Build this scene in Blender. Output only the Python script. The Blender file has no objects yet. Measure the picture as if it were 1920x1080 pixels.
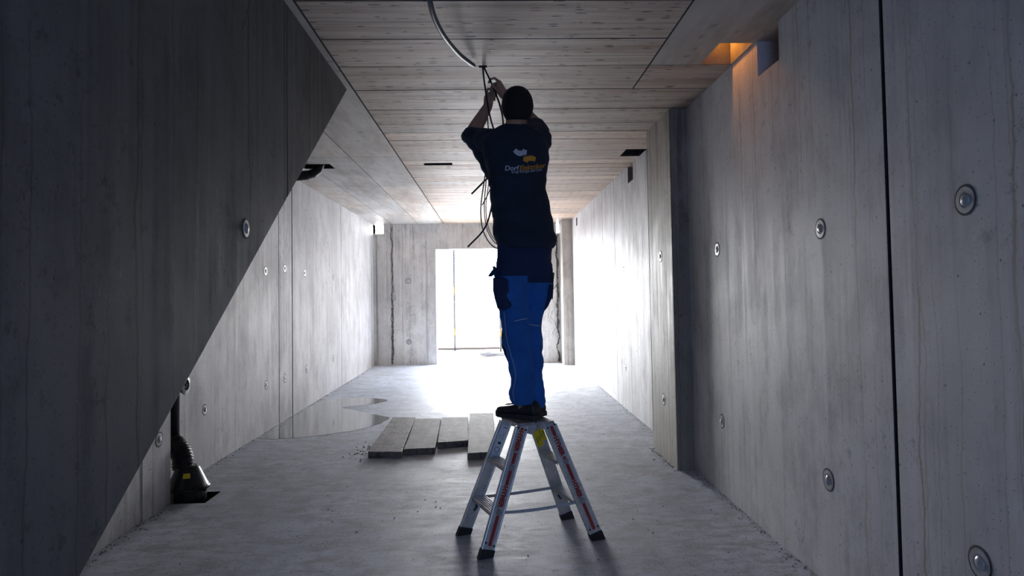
import bpy, bmesh, math, random
from mathutils import Vector, Matrix, noise
from mathutils.bvhtree import BVHTree
random.seed(7)
sc = bpy.context.scene
col = sc.collection

# ------------------------------------------------------------------ camera, sky, lights, exposure
CEIL = 2.715
FOC = 1280.0                      # focal length in pixels of the 1920 wide frame
PPX, PPY = 960.0, 504.48          # principal point of the cropped photograph
CAM = Vector((0, 0, 1.33))
_p, _y, _r = (math.radians(a) for a in (2.0989, 1.7813, 0.9152))
FWD = Vector((math.sin(_y)*math.cos(_p), math.cos(_y)*math.cos(_p), math.sin(_p)))
_right = Vector((math.cos(_y), -math.sin(_y), 0)); _down = -_right.cross(FWD)
RGT = math.cos(_r)*_right + math.sin(_r)*_down
DWN = -math.sin(_r)*_right + math.cos(_r)*_down
cam_data = bpy.data.cameras.new('camera'); cam = bpy.data.objects.new('camera', cam_data); col.objects.link(cam)
cam_data.sensor_width = 36; cam_data.lens = 36*FOC/1920; cam_data.shift_y = (PPY-540)/1920
cam_data.clip_start = 0.05
_up = -DWN; _bk = -FWD
cam.matrix_world = Matrix(((RGT.x, _up.x, _bk.x, CAM.x), (RGT.y, _up.y, _bk.y, CAM.y), (RGT.z, _up.z, _bk.z, CAM.z), (0, 0, 0, 1)))
sc.camera = cam

def at(px, py, Y=None, Z=None, X=None):
    """the place in the room seen at a pixel, at a known depth / height / side"""
    v = (px-PPX)/FOC*RGT + (py-PPY)/FOC*DWN + FWD
    if Y is not None: t = (Y-CAM.y)/v.y
    elif Z is not None: t = (Z-CAM.z)/v.z
    else: t = (X-CAM.x)/v.x
    return CAM + t*v

vs = sc.view_settings
vs.view_transform = 'Standard'; vs.look = 'None'; vs.gamma = 1.0; vs.use_curve_mapping = False
vs.exposure = 1.5
sc.cycles.max_bounces = 10; sc.cycles.diffuse_bounces = 7; sc.cycles.glossy_bounces = 4
sc.cycles.use_denoising = True
sc.cycles.caustics_reflective = False; sc.cycles.caustics_refractive = False

SKY = 10.5
w = bpy.data.worlds.new('sky'); sc.world = w; w.use_nodes = True
nt = w.node_tree; nt.nodes.clear()
wo = nt.nodes.new('ShaderNodeOutputWorld'); bg = nt.nodes.new('ShaderNodeBackground')
tc = nt.nodes.new('ShaderNodeTexCoord')
def sky_lobe(d, lo, hi):
    dt = nt.nodes.new('ShaderNodeVectorMath'); dt.operation = 'DOT_PRODUCT'
    dt.inputs[1].default_value = Vector(d).normalized()
    nt.links.new(tc.outputs['Generated'], dt.inputs[0])
    mr = nt.nodes.new('ShaderNodeMapRange'); mr.interpolation_type = 'SMOOTHSTEP'
    mr.inputs['From Min'].default_value = lo; mr.inputs['From Max'].default_value = hi
    nt.links.new(dt.outputs['Value'], mr.inputs['Value']); return mr.outputs[0]
# bright milky sky on the far side of the building, brightest up to the left; a dimmer blue one behind, tuned as fill for the near end
f0 = sky_lobe((0, 0, 1), 0.0, 0.40)
f3 = sky_lobe((0.9, 0.45, 0.1), 0.45, 0.95)      # sky dimmed towards the right, shaped to lower the light on the left wall
f1 = sky_lobe((0, 1, 0.1), -0.25, 0.55)
f2 = sky_lobe((-0.75, 0.75, 0.25), 0.45, 1.0)
m1 = nt.nodes.new('ShaderNodeMix'); m1.data_type = 'RGBA'
m1.inputs['A'].default_value = (0.060, 0.100, 0.195, 1)
m0 = nt.nodes.new('ShaderNodeMix'); m0.data_type = 'RGBA'
m0.inputs['A'].default_value = (1.0, 0.985, 0.97, 1); m0.inputs['B'].default_value = (0.80, 0.93, 1.18, 1)
nt.links.new(f0, m0.inputs['Factor']); nt.links.new(m0.outputs['Result'], m1.inputs['B'])
nt.links.new(f1, m1.inputs['Factor'])
m2 = nt.nodes.new('ShaderNodeMix'); m2.data_type = 'RGBA'
m2.inputs['B'].default_value = (2.35, 2.38, 2.42, 1)
nt.links.new(m1.outputs['Result'], m2.inputs['A']); nt.links.new(f2, m2.inputs['Factor'])
m3 = nt.nodes.new('ShaderNodeMix'); m3.data_type = 'RGBA'; m3.inputs['B'].default_value = (0.36, 0.36, 0.37, 1)
nt.links.new(m2.outputs['Result'], m3.inputs['A']); nt.links.new(f3, m3.inputs['Factor'])
nt.links.new(m3.outputs['Result'], bg.inputs['Color']); bg.inputs['Strength'].default_value = SKY
nt.links.new(bg.outputs[0], wo.inputs[0])

def portal(name, loc, sx, sz, facing):
    l = bpy.data.lights.new(name, 'AREA'); l.shape = 'RECTANGLE'; l.size = sx; l.size_y = sz
    l.cycles.is_portal = True
    o = bpy.data.objects.new(name, l); col.objects.link(o); o.location = loc
    o.rotation_euler = (math.radians(-90 if facing < 0 else 90), 0, 0)   # -1: shines towards -Y
    return o
DOOR = (-1.06, 0.62, 2.22)
portal('doorway_sky_portal', ((DOOR[0]+DOOR[1])/2, 13.36, 1.11), DOOR[1]-DOOR[0], 2.22, -1)
portal('left_opening_sky_portal', (-2.16, 13.36, 2.625), 0.2, 0.18, -1)
portal('right_opening_sky_portal', (1.40, 13.36, 2.61), 0.24, 0.21, -1)
REAR = (-0.9, 0.4, 2.3)  # unseen opening added behind the camera for fill light
portal('rear_fill_opening_portal', ((REAR[0]+REAR[1])/2, -3.1, 1.15), REAR[1]-REAR[0], 2.3, 1)

# ------------------------------------------------------------------ mesh helpers
class MB:
    def __init__(s): s.v = []; s.f = []; s.m = []
    def add(s, vs, fs, mi=0):
        b = len(s.v); s.v += [Vector(p) for p in vs]
        s.f += [tuple(b+i for i in f) for f in fs]; s.m += [mi]*len(fs)
    def box(s, c, size, R=None, mi=0):
        c = Vector(c); pts = []
        for dx in (-.5, .5):
            for dy in (-.5, .5):
                for dz in (-.5, .5):
                    p = Vector((dx*size[0], dy*size[1], dz*size[2])); pts.append(c + (R @ p if R else p))
        s.add(pts, [(0,1,3,2),(4,6,7,5),(0,4,5,1),(2,3,7,6),(0,2,6,4),(1,5,7,3)], mi)
    def loft(s, rings, cap=True, mi=0, closed=False):
        n = len(rings[0]); k = len(rings); vs = [p for r in rings for p in r]; fs = []
        for i in range(k if closed else k-1):
            a = i*n; b = ((i+1) % k)*n
            for j in range(n): fs.append((a+j, a+(j+1) % n, b+(j+1) % n, b+j))
        if cap and not closed: fs += [tuple(range(n-1, -1, -1)), tuple((k-1)*n+j for j in range(n))]
        s.add(vs, fs, mi)
    def tube(s, pts, rad, seg=10, mi=0, cap=True, round_ends=False):
        pts = [Vector(p) for p in pts]
        if not hasattr(rad, '__len__'): rad = [rad]*len(pts)
        rad = list(rad)
        if round_ends:
            d0 = (pts[0]-pts[1]).normalized(); d1 = (pts[-1]-pts[-2]).normalized(); r0, r1 = rad[0], rad[-1]
            A = [(pts[0]+d0*r0*math.sin(a), r0*math.cos(a)) for a in (1.45, 1.05, .55)]
            B = [(pts[-1]+d1*r1*math.sin(a), r1*math.cos(a)) for a in (.55, 1.05, 1.45)]
            pts = [a[0] for a in A]+pts+[b[0] for b in B]; rad = [a[1] for a in A]+rad+[b[1] for b in B]
        rings = []; prev = None
        for i, p in enumerate(pts):
            t = (pts[min(i+1, len(pts)-1)]-pts[max(i-1, 0)]).normalized()
            if prev is None:
                a = Vector((0, 0, 1)) if abs(t.z) < .9 else Vector((1, 0, 0)); n = t.cross(a).normalized()
            else: n = (prev - t*prev.dot(t)).normalized()
            prev = n; b = t.cross(n)
            rings.append([p+rad[i]*(math.cos(2*math.pi*j/seg)*n+math.sin(2*math.pi*j/seg)*b) for j in range(seg)])
        s.loft(rings, cap, mi)
    def lathe(s, prof, c, axis, seg=24, mi=0):
        axis = Vector(axis).normalized(); a = Vector((0, 0, 1)) if abs(axis.z) < .9 else Vector((1, 0, 0))
        n = axis.cross(a).normalized(); b = axis.cross(n); c = Vector(c)
        s.loft([[c+axis*h+r*(math.cos(2*math.pi*j/seg)*n+math.sin(2*math.pi*j/seg)*b) for j in range(seg)] for r, h in prof], True, mi)
    def prism(s, poly, off, mi=0):
        off = Vector(off); n = len(poly); a = [Vector(p) for p in poly]
        s.add(a+[p+off for p in a], [tuple(range(n)), tuple(range(2*n-1, n-1, -1))]+[(i, n+i, n+(i+1) % n, (i+1) % n) for i in range(n)], mi)
    def build(s, name, mats, parent=None, smooth=False, fix=True):
        me = bpy.data.meshes.new(name); me.from_pydata([tuple(p) for p in s.v], [], s.f)
        for m in (mats if isinstance(mats, (list, tuple)) else [mats]): me.materials.append(m)
        me.polygons.foreach_set('material_index', s.m)
        if fix:
            bm = bmesh.new(); bm.from_mesh(me); bmesh.ops.recalc_face_normals(bm, faces=bm.faces); bm.to_mesh(me); bm.free()
        if smooth: me.polygons.foreach_set('use_smooth', [True]*len(me.polygons))
        o = bpy.data.objects.new(name, me); col.objects.link(o)
        if parent: hang(o, parent)
        return o

def hang(o, parent):
    o.parent = parent; o.matrix_parent_inverse = world_of(parent).inverted()
def world_of(o):
    M = Matrix.Translation(o.location) @ o.rotation_euler.to_matrix().to_4x4()
    return world_of(o.parent) @ o.matrix_parent_inverse @ M if o.parent else M
def tag(o, label=None, cat=None, group=None, kind=None):
    if label: o['label'] = label
    if cat: o['category'] = cat
    if group: o['group'] = group
    if kind: o['kind'] = kind
    return o
def thing(name, label, cat, loc, group=None):
    o = bpy.data.objects.new(name, None); col.objects.link(o); o.location = loc; o.empty_display_size = .1
    return tag(o, label, cat, group)
def bevel(o, w, seg=2):
    m = o.modifiers.new('bevel', 'BEVEL'); m.width = w; m.segments = seg; m.limit_method = 'ANGLE'; m.angle_limit = math.radians(40)
    return o
def remesh(o, voxel, it=3):
    m = o.modifiers.new('r', 'REMESH'); m.mode = 'VOXEL'; m.voxel_size = voxel
    if it:
        k = o.modifiers.new('s', 'SMOOTH'); k.factor = .5; k.iterations = it
    dg = bpy.context.evaluated_depsgraph_get(); dg.update()
    new = bpy.data.meshes.new_from_object(o.evaluated_get(dg)); old = o.data
    o.modifiers.clear(); o.data = new; bpy.data.meshes.remove(old); new.name = o.name
    new.polygons.foreach_set('use_smooth', [True]*len(new.polygons))
    return o
def curve_pts(ctrl, n=8):
    """Catmull-Rom through the control points"""
    P = [Vector(p) for p in ctrl]; P = [2*P[0]-P[1]]+P+[2*P[-1]-P[-2]]; out = []
    for i in range(1, len(P)-2):
        for k in range(n):
            t = k/n; a, b, c, d = P[i-1], P[i], P[i+1], P[i+2]
            out.append(.5*((2*b)+(c-a)*t+(2*a-5*b+4*c-d)*t*t+(3*b-a-3*c+d)*t**3))
    return out+[P[-2]]
def text_data(s, size, bold=0.0, shear=0.0):
    cu = bpy.data.curves.new('t', 'FONT'); cu.body = s; cu.size = size; cu.offset = bold; cu.shear = shear; cu.resolution_u = 4
    o = bpy.data.objects.new('t', cu); col.objects.link(o)
    dg = bpy.context.evaluated_depsgraph_get(); dg.update()
    me = bpy.data.meshes.new_from_object(o.evaluated_get(dg))
    V = [v.co.copy() for v in me.vertices]; F = [tuple(p.vertices) for p in me.polygons]
    bpy.data.objects.remove(o); bpy.data.curves.remove(cu); bpy.data.meshes.remove(me)
    return V, F

# ------------------------------------------------------------------ materials
def new_mat(name):
    m = bpy.data.materials.new(name); m.use_nodes = True; return m, m.node_tree, m.node_tree.nodes['Principled BSDF']
class NG:
    def __init__(s, nt): s.nt = nt; s.co = None
    def n(s, t, **k):
        x = s.nt.nodes.new(t)
        for a, b in k.items(): setattr(x, a, b)
        return x
    def coord(s):
        if not s.co: s.co = s.n('ShaderNodeTexCoord').outputs['Object']
        return s.co
    def mapped(s, scale, loc=(0, 0, 0)):
        m = s.n('ShaderNodeMapping'); m.inputs['Scale'].default_value = scale; m.inputs['Location'].default_value = loc
        s.nt.links.new(s.coord(), m.inputs['Vector']); return m.outputs[0]
    def noise(s, scale, detail=4, rough=.55, vec=None, dist=0):
        x = s.n('ShaderNodeTexNoise'); x.inputs['Scale'].default_value = scale; x.inputs['Detail'].default_value = detail
        x.inputs['Roughness'].default_value = rough; x.inputs['Distortion'].default_value = dist
        s.nt.links.new(vec or s.coord(), x.inputs['Vector']); return x.outputs['Fac']
    def rng(s, v, a, b, c=0., d=1.):
        x = s.n('ShaderNodeMapRange'); s.nt.links.new(v, x.inputs['Value'])
        for k, q in zip(('From Min', 'From Max', 'To Min', 'To Max'), (a, b, c, d)): x.inputs[k].default_value = q
        return x.outputs[0]
    def math(s, op, a, b):
        x = s.n('ShaderNodeMath', operation=op)
        for i, q in enumerate((a, b)):
            if isinstance(q, (int, float)): x.inputs[i].default_value = q
            else: s.nt.links.new(q, x.inputs[i])
        return x.outputs[0]
    def mix(s, fac, a, b, mode='MIX'):
        x = s.n('ShaderNodeMix', data_type='RGBA', blend_type=mode)
        for k, q in (('Factor', fac), ('A', a), ('B', b)):
            if isinstance(q, (int, float)): x.inputs[k].default_value = q
            elif isinstance(q, tuple): x.inputs[k].default_value = q if len(q) == 4 else q+(1,)
            else: s.nt.links.new(q, x.inputs[k])
        return x.outputs['Result']
    def flat(s, scale=(1, 1, 1)):
        """upright surfaces: (x+y, z) as a flat pattern space"""
        a = s.n('ShaderNodeSeparateXYZ'); s.nt.links.new(s.coord(), a.inputs[0]); c = s.n('ShaderNodeCombineXYZ')
        s.nt.links.new(s.math('MULTIPLY', s.math('ADD', a.outputs[0], a.outputs[1]), scale[0]), c.inputs[0])
        s.nt.links.new(s.math('MULTIPLY', a.outputs[2], scale[1]), c.inputs[1]); return c.outputs[0]
    def runs(s, freq, width, keep, seed=0.):
        """thin wandering vertical lines"""
        a = s.n('ShaderNodeSeparateXYZ'); s.nt.links.new(s.coord(), a.inputs[0])
        wob = s.noise(1, 4, .7, s.mapped((2, 2, 2.2), (seed, 3, 1)))
        u = s.math('ADD', s.math('ADD', a.outputs[0], a.outputs[1]), s.math('MULTIPLY', wob, .09))
        x = s.n('ShaderNodeTexVoronoi', voronoi_dimensions='1D'); x.inputs['Scale'].default_value = freq
        s.nt.links.new(s.math('ADD', u, seed), x.inputs['W'])
        sep = s.n('ShaderNodeSeparateColor'); s.nt.links.new(x.outputs['Color'], sep.inputs[0])
        return s.math('MULTIPLY', s.rng(x.outputs['Distance'], width*.4, width, 1, 0), s.rng(sep.outputs[0], keep, keep+.02, 1, 0))
    def pores(s, scale, size, keep, vec=None):
        x = s.n('ShaderNodeTexVoronoi', voronoi_dimensions='2D'); x.inputs['Scale'].default_value = scale
        s.nt.links.new(vec or s.coord(), x.inputs['Vector'])
        a = s.rng(x.outputs['Distance'], size*.6, size, 1, 0)
        sep = s.n('ShaderNodeSeparateColor'); s.nt.links.new(x.outputs['Color'], sep.inputs[0])
        return s.math('MULTIPLY', a, s.rng(sep.outputs[0], keep, keep+.02, 1, 0))
    def bump(s, h, strength, dist, b, prev=None):
        x = s.n('ShaderNodeBump'); x.inputs['Strength'].default_value = strength; x.inputs['Distance'].default_value = dist
        s.nt.links.new(h, x.inputs['Height'])
        if prev: s.nt.links.new(prev, x.inputs['Normal'])
        s.nt.links.new(x.outputs[0], b.inputs['Normal']); return x.outputs[0]

def wall_concrete(name, base, drips=.5, streak=1.0, rough=.56, dark=.75, spec=.2):
    m, nt, b = new_mat(name); g = NG(nt)
    big = g.noise(1.0, 4, .55); mid = g.noise(4.5, 7, .72, g.mapped((1, 1, .55), (3, 3, 1)))
    st = g.noise(1, 5, .6, g.mapped((24, 24, .45))); st2 = g.noise(1, 3, .5, g.mapped((4.5, 4.5, .25), (3, 1, 7)))
    fine = g.noise(70, 5, .7)
    f = lambda k: tuple(min(1, x*k) for x in base)
    c = g.mix(g.rng(big, .3, .7), f(.80), f(1.16))
    c = g.mix(g.math('MULTIPLY', g.rng(mid, .47, .66), .62), c, f(.62))
    c = g.mix(g.math('MULTIPLY', g.math('MULTIPLY', g.rng(st, .50, .66), g.rng(mid, .40, .56)), .42*streak), c, f(.5))
    c = g.mix(g.math('MULTIPLY', g.rng(st2, .48, .68), .20*streak), c, f(.60))
    c = g.mix(g.math('MULTIPLY', g.rng(fine, .52, .72), .35), c, f(.55))
    pale = g.math('MULTIPLY', g.rng(g.noise(1, 4, .6, g.mapped((14, 14, .5), (6, 1, 3))), .56, .68), .25)
    c = g.mix(pale, c, f(1.35))
    # rusty water runs
    dr = g.runs(4.2, .035, .62); dr2 = g.runs(11, .05, .4, 5.3)
    dm = g.rng(g.noise(1.0, 3, .6, g.mapped((1.4, 1.4, .55), (5, 5, 5))), .42, .56)
    dr = g.math('MAXIMUM', dr, g.math('MULTIPLY', dr2, .55))
    c = g.mix(g.math('MULTIPLY', g.math('MULTIPLY', dr, dm), drips), c, (base[0]*.50, base[1]*.40, base[2]*.28))
    # air holes and scuffs
    p = g.pores(34, .115, .25, g.flat()); p2 = g.pores(11, .052, .16, g.flat((1, .8)))
    scf = g.math('MULTIPLY', g.rng(g.noise(13, 7, .82), .56, .62), g.rng(g.noise(1.6, 2, .5, g.mapped((1, 1, 1), (2, 8, 3))), .50, .60))
    c = g.mix(g.math('MULTIPLY', p, dark*.8), c, f(.16)); c = g.mix(g.math('MULTIPLY', p2, dark), c, f(.10))
    c = g.mix(g.math('MULTIPLY', scf, .5), c, f(.25))
    nt.links.new(c, b.inputs['Base Color']); b.inputs['Specular IOR Level'].default_value = spec
    nt.links.new(g.rng(g.math('ADD', st, mid), .6, 1.4, rough-.12, rough+.16), b.inputs['Roughness'])
    h = g.math('SUBTRACT', g.math('MULTIPLY', g.math('ADD', st, mid), .4), g.math('ADD', p, p2))
    g.bump(h, .25, .003, b, g.bump(fine, .2, .002, b))
    return m
M = {}
M['wall'] = wall_concrete('wall_concrete', (.59, .588, .598), .7)
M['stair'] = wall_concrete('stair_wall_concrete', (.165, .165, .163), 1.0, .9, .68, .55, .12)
M['endwall'] = wall_concrete('end_wall_concrete', (.62, .60, .575), .7, 1.3, .62)
M['pillar'] = wall_concrete('pillar_concrete', (.33, .295, .255), 1.2, 2.2)

def plain(name, base, rough=.5, metal=0, var=.0, scale=40, spec=None, bump=0):
    m, nt, b = new_mat(name); g = NG(nt)
    b.inputs['Roughness'].default_value = rough; b.inputs['Metallic'].default_value = metal
    if spec is not None: b.inputs['Specular IOR Level'].default_value = spec
    n = g.noise(scale, 4, .6)
    c = g.mix(g.rng(n, .3, .7), tuple(x*(1-var) for x in base), tuple(min(1, x*(1+var)) for x in base))
    nt.links.new(c, b.inputs['Base Color'])
    if bump: g.bump(n, .4, bump, b)
    return m
M['joint'] = plain('dark_joint', (.035, .033, .03), .9, var=.4, scale=30)
M['void'] = plain('raw_concrete_recess', (.22, .20, .18), .9, var=.3, scale=8, bump=.006)

def ceiling_board(name, base, along, grain=1.0):
    m, nt, b = new_mat(name); g = NG(nt)
    at_ = g.n('ShaderNodeAttribute'); at_.attribute_name = 'tint'
    s = (1.1, 42, 1) if along == 'X' else (8, 1.2, 1)
    s2 = (.6, 9, 1) if along == 'X' else (4, .8, 1)
    gr = g.noise(1, 5, .65, g.mapped(s)); bl = g.noise(1, 5, .65, g.mapped(s2, (3, 3, 3))); big = g.noise(1.6, 4, .6)
    c = g.mix(g.rng(big, .3, .7), tuple(x*.82 for x in base), tuple(x*1.12 for x in base))
    c = g.mix(g.math('MULTIPLY', g.rng(gr, .45, .72), .8*grain), c, tuple(x*.36 for x in base))
    c = g.mix(g.math('MULTIPLY', g.rng(bl, .47, .68), .7), c, (base[0]*.62, base[1]*.5, base[2]*.40))
    # flecks torn out along the grain
    fl = g.pores(1.0, .34, .22*grain, g.mapped((9, 34, 1) if along == 'X' else (12, 9, 1), (1, 2, 0)))
    fl = g.math('MULTIPLY', fl, g.rng(g.noise(14, 4, .7), .44, .54))
    fl2 = g.math('MULTIPLY', g.rng(g.noise(1, 6, .8, g.mapped((5, 60, 1) if along == 'X' else (14, 5, 1), (7, 1, 0))), .60, .67), g.rng(g.noise(2.2, 3, .6), .46, .60))
    c = g.mix(g.math('MULTIPLY', g.math('MAXIMUM', fl, fl2), .8*grain), c, (.05, .042, .036))
    pl = g.rng(g.noise(1, 5, .7, g.mapped((2, 20, 1) if along == 'X' else (5, 2, 1), (2, 9, 0))), .56, .70)
    c = g.mix(g.math('MULTIPLY', pl, .35), c, tuple(min(1, x*1.3) for x in base))
    c = g.mix(1.0, c, at_.outputs['Color'], 'MULTIPLY')
    nt.links.new(c, b.inputs['Base Color'])
    nt.links.new(g.rng(g.math('ADD', gr, bl), .6, 1.4, .46, .68), b.inputs['Roughness']); b.inputs['Specular IOR Level'].default_value = .34
    g.bump(g.math('SUBTRACT', gr, g.math('MULTIPLY', fl, .8)), .35, .003, b)
    return m
M['board'] = ceiling_board('ceiling_board_concrete', (.59, .47, .375), 'X')
M['panel'] = ceiling_board('ceiling_panel_concrete', (.52, .495, .465), 'Y', .45)

m, nt_, b = new_mat('floor_concrete'); g = NG(nt_)
big = g.noise(.9, 6, .62, dist=.6); sw = g.noise(1, 6, .7, g.mapped((3, 9, 1)), dist=1.6); fi = g.noise(45, 5, .65)
c = g.mix(g.rng(big, .32, .68), (.48, .525, .60), (.69, .745, .83))
mot = g.noise(6, 8, .78)
c = g.mix(g.math('MULTIPLY', g.rng(mot, .47, .60), .55), c, (.33, .35, .385))
c = g.mix(g.math('MULTIPLY', g.rng(sw, .46, .62), .5), c, (.32, .335, .36))
c = g.mix(g.math('MULTIPLY', g.rng(fi, .5, .75), .3), c, (.30, .29, .28))
wh = g.math('MULTIPLY', g.rng(g.noise(1, 5, .75, g.mapped((2.2, 6, 1), (4, 4, 0)), dist=2.5), .60, .70), .4)
c = g.mix(wh, c, (.82, .83, .86))
br = g.math('MULTIPLY', g.rng(g.noise(1.5, 5, .7, g.mapped((1, 1, 1), (8, 2, 0))), .56, .72), .35)
c = g.mix(br, c, (.24, .19, .13))
sp = g.pores(15, .075, .30, g.mapped((1, .8, 1))); sp2 = g.pores(45, .16, .22)
c = g.mix(g.math('MULTIPLY', g.math('MAXIMUM', sp, sp2), .8), c, (.05, .048, .045))
nt_.links.new(c, b.inputs['Base Color'])
nt_.links.new(g.rng(g.math('ADD', big, sw), .7, 1.35, .50, .74), b.inputs['Roughness']); b.inputs['Specular IOR Level'].default_value = .27
g.bump(sw, .25, .003, b, g.bump(fi, .2, .002, b))
M['floor'] = m

# ------------------------------------------------------------------ the room: relief sheets
def relief(mb, us, vs, fn, P, mk=None):
    """sheet of rectangular cells; fn(u,v) -> (depth, material, capped, tint). P(u,v,depth) -> point"""
    us = sorted(set(round(u, 5) for u in us)); vs = sorted(set(round(v, 5) for v in vs))
    nu, nv = len(us)-1, len(vs)-1
    cell = {}
    for i in range(nu):
        for j in range(nv): cell[i, j] = fn((us[i]+us[i+1])/2, (vs[j]+vs[j+1])/2)
    def quad(pts, mi, t):
        mb.add(pts, [(0, 1, 2, 3)], mi)
        if mk is not None: mk.append(t)
    for (i, j), (d, mi, cap, t) in cell.items():
        u0, u1, v0, v1 = us[i], us[i+1], vs[j], vs[j+1]
        if cap: quad([P(u0, v0, d), P(u1, v0, d), P(u1, v1, d), P(u0, v1, d)], mi, t)
        for (ii, jj, a, b_) in ((i+1, j, (u1, v0), (u1, v1)), (i, j+1, (u0, v1), (u1, v1))):
            o = cell.get((ii, jj))
            if o and abs(o[0]-d) > 1e-6:
                k = (d, mi, t) if d > o[0] else (o[0], o[1], o[3])
                quad([P(*a, d), P(*b_, d), P(*b_, o[0]), P(*a, o[0])], k[1], k[2])

def wall_sheet(mb, y0, y1, seams, holes, P, z0=-.02, z1=CEIL+.03, mi_face=0, mi_joint=1, mi_hole=2):
    us = [y0, y1]; vs = [z0, z1]
    for y, wd, dp in seams: us += [y-wd/2, y+wd/2]
    for a, b_, c_, d_, dp, cap in holes: us += [a, b_]; vs += [c_, d_]
    def fn(u, v):
        for a, b_, c_, d_, dp, cap in holes:
            if a < u < b_ and c_ < v < d_: return (dp, mi_hole, cap, None)
        for y, wd, dp in seams:
            if abs(u-y) < wd/2: return (dp, mi_joint, True, None)
        return (0, mi_face, True, None)
    relief(mb, us, vs, fn, P)

WMATS = [M['wall'], M['joint'], M['void']]
TOP = CEIL+.03
# right wall: near stretch at x=1.50, far stretch at x=1.528
mb = MB()
wall_sheet(mb, -3.1, 5.10, [(2.52, .024, .03), (-.1, .02, .02)], [(3.43, 3.71, 2.515, TOP, .16, True)], lambda u, v, d: (1.50+d, u, v), mi_hole=0)
wall_sheet(mb, 5.80, 13.52, [(6.52, .030, .03), (8.325, .014, .012), (9.236, .008, .008), (9.89, .006, .006), (9.55, .006, .006), (10.9, .006, .006)],
           [(7.185, 7.46, 2.53, TOP, .16, True), (11.9, 12.05, 2.52, 2.66, .1, True)], lambda u, v, d: (1.528+d, u, v))
wall_right = tag(mb.build('wall_right', WMATS, fix=False), kind='structure')
mb = MB(); mb.box((1.37+.1, 5.475, CEIL/2), (.2, .75, CEIL+.02)); pil1 = tag(bevel(mb.build('trim_1', M['pillar']), .008), kind='structure')
mb = MB(); mb.box((1.335+.12, 12.94, CEIL/2), (.24, .56, CEIL+.02)); pil2 = tag(bevel(mb.build('trim_2', M['pillar']), .006), kind='structure')
# left wall
mb = MB()
wall_sheet(mb, 4.56, 13.52, [(7.348, .018, .02), (7.836, .030, .03), (10.373, .014, .014), (12.98, .016, .012), (4.95, .01, .01)], [], lambda u, v, d: (-2.26-d, u, v))
wall_sheet(mb, -3.1, 4.57, [(4.19, .045, .006), (1.7, .02, .02)], [], lambda u, v, d: (-2.11-d, u, v), mi_joint=0)
mb.add([(-2.11, 4.57, -.02), (-2.28, 4.57, -.02), (-2.28, 4.57, TOP), (-2.11, 4.57, TOP)], [(0, 1, 2, 3)], 0)
wall_left = tag(mb.build('wall_left', WMATS, fix=False), kind='structure')
# end wall with the bright doorway and two openings under the ceiling
mb = MB()
wall_sheet(mb, -2.3, 1.6, [(-1.905, .05, .02), (-1.215, .04, -.012), (-.49, .022, -.008), (1.30, .05, .02), (-2.20, .03, .02)],
           [(DOOR[0], DOOR[1], -.02, DOOR[2], .28, False), (-2.26, -2.06, 2.535, TOP, .28, False), (1.285, 1.528, 2.505, TOP, .28, False)],
           lambda u, v, d: (u, 13.22+d, v), mi_hole=0)
wall_far = tag(mb.build('wall_far', [M['endwall'], M['endwall'], M['void']], fix=False), kind='structure')
# ragged dark cracks where the end wall's pours meet: parts of the wall
M['crack'] = plain('damp_crack', (.09, .085, .075), .85, var=.5, scale=40)
def crack(x, z0, z1, wd, seed, wig=.012, name='crack'):
    rc = random.Random(seed); mb = MB(); n = int((z1-z0)/.02); P_ = []
    for i in range(n+1):
        z = z0+(z1-z0)*i/n; q = Vector((seed, z*5, 0)); cx_ = x+wig*noise.noise(q)*2+wig*.6*noise.noise(q*4)
        hw = max(.003, wd*(.35+.9*abs(noise.noise(q*1.7+Vector((9, 0, 0))))+rc.uniform(-.15, .25))); P_.append((cx_-hw, cx_+hw, z))
    mb.loft([[Vector((a, 13.222, z)), Vector((b, 13.222, z)), Vector((b*.4+a*.6+.001, 13.216, z))] for a, b, z in P_]); mb.build(name, M['crack'], wall_far)
crack(-1.905, .02, 2.65, .014, 3, .02); crack(-1.86, 1.25, 1.55, .008, 5, .03); crack(-1.90, .1, 1.1, .026, 8, .02)
crack(1.285, .02, 2.45, .030, 11, .02); crack(1.20, .55, 1.5, .010, 12, .05); crack(1.13, .75, 1.15, .005, 15, .05)
# unseen wall behind the camera, its wide opening added to let in blue fill
mb = MB()
wall_sheet(mb, -2.2, 1.6, [], [(REAR[0], REAR[1], -.02, REAR[2], .25, False)], lambda u, v, d: (u, -3.0-d, v), mi_hole=0)
tag(mb.build('wall_rear', WMATS, fix=False), kind='structure')
# stair side wall with its slanting lower edge, and the soffit of the stair behind it
SL = (2.706-.707)/(4.547-1.608)
def edge_z(y): return .707+(y-1.608)*SL
yt = 1.608+(CEIL+.01-.707)/SL; yb = 1.608-.707/SL; ys = 3.208
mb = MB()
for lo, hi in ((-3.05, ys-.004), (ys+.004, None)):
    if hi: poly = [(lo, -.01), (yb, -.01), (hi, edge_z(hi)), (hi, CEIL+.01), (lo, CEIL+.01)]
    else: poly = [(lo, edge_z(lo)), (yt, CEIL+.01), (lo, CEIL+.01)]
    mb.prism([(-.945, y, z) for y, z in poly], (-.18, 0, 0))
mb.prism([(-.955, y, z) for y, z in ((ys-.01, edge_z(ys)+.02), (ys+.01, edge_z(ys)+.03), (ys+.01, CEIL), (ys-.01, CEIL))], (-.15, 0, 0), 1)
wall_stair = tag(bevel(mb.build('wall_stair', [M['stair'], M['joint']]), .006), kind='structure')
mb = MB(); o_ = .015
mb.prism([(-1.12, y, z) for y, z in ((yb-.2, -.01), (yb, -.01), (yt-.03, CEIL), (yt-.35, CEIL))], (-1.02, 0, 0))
tag(mb.build('stair_soffit', M['stair']), kind='structure')

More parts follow.
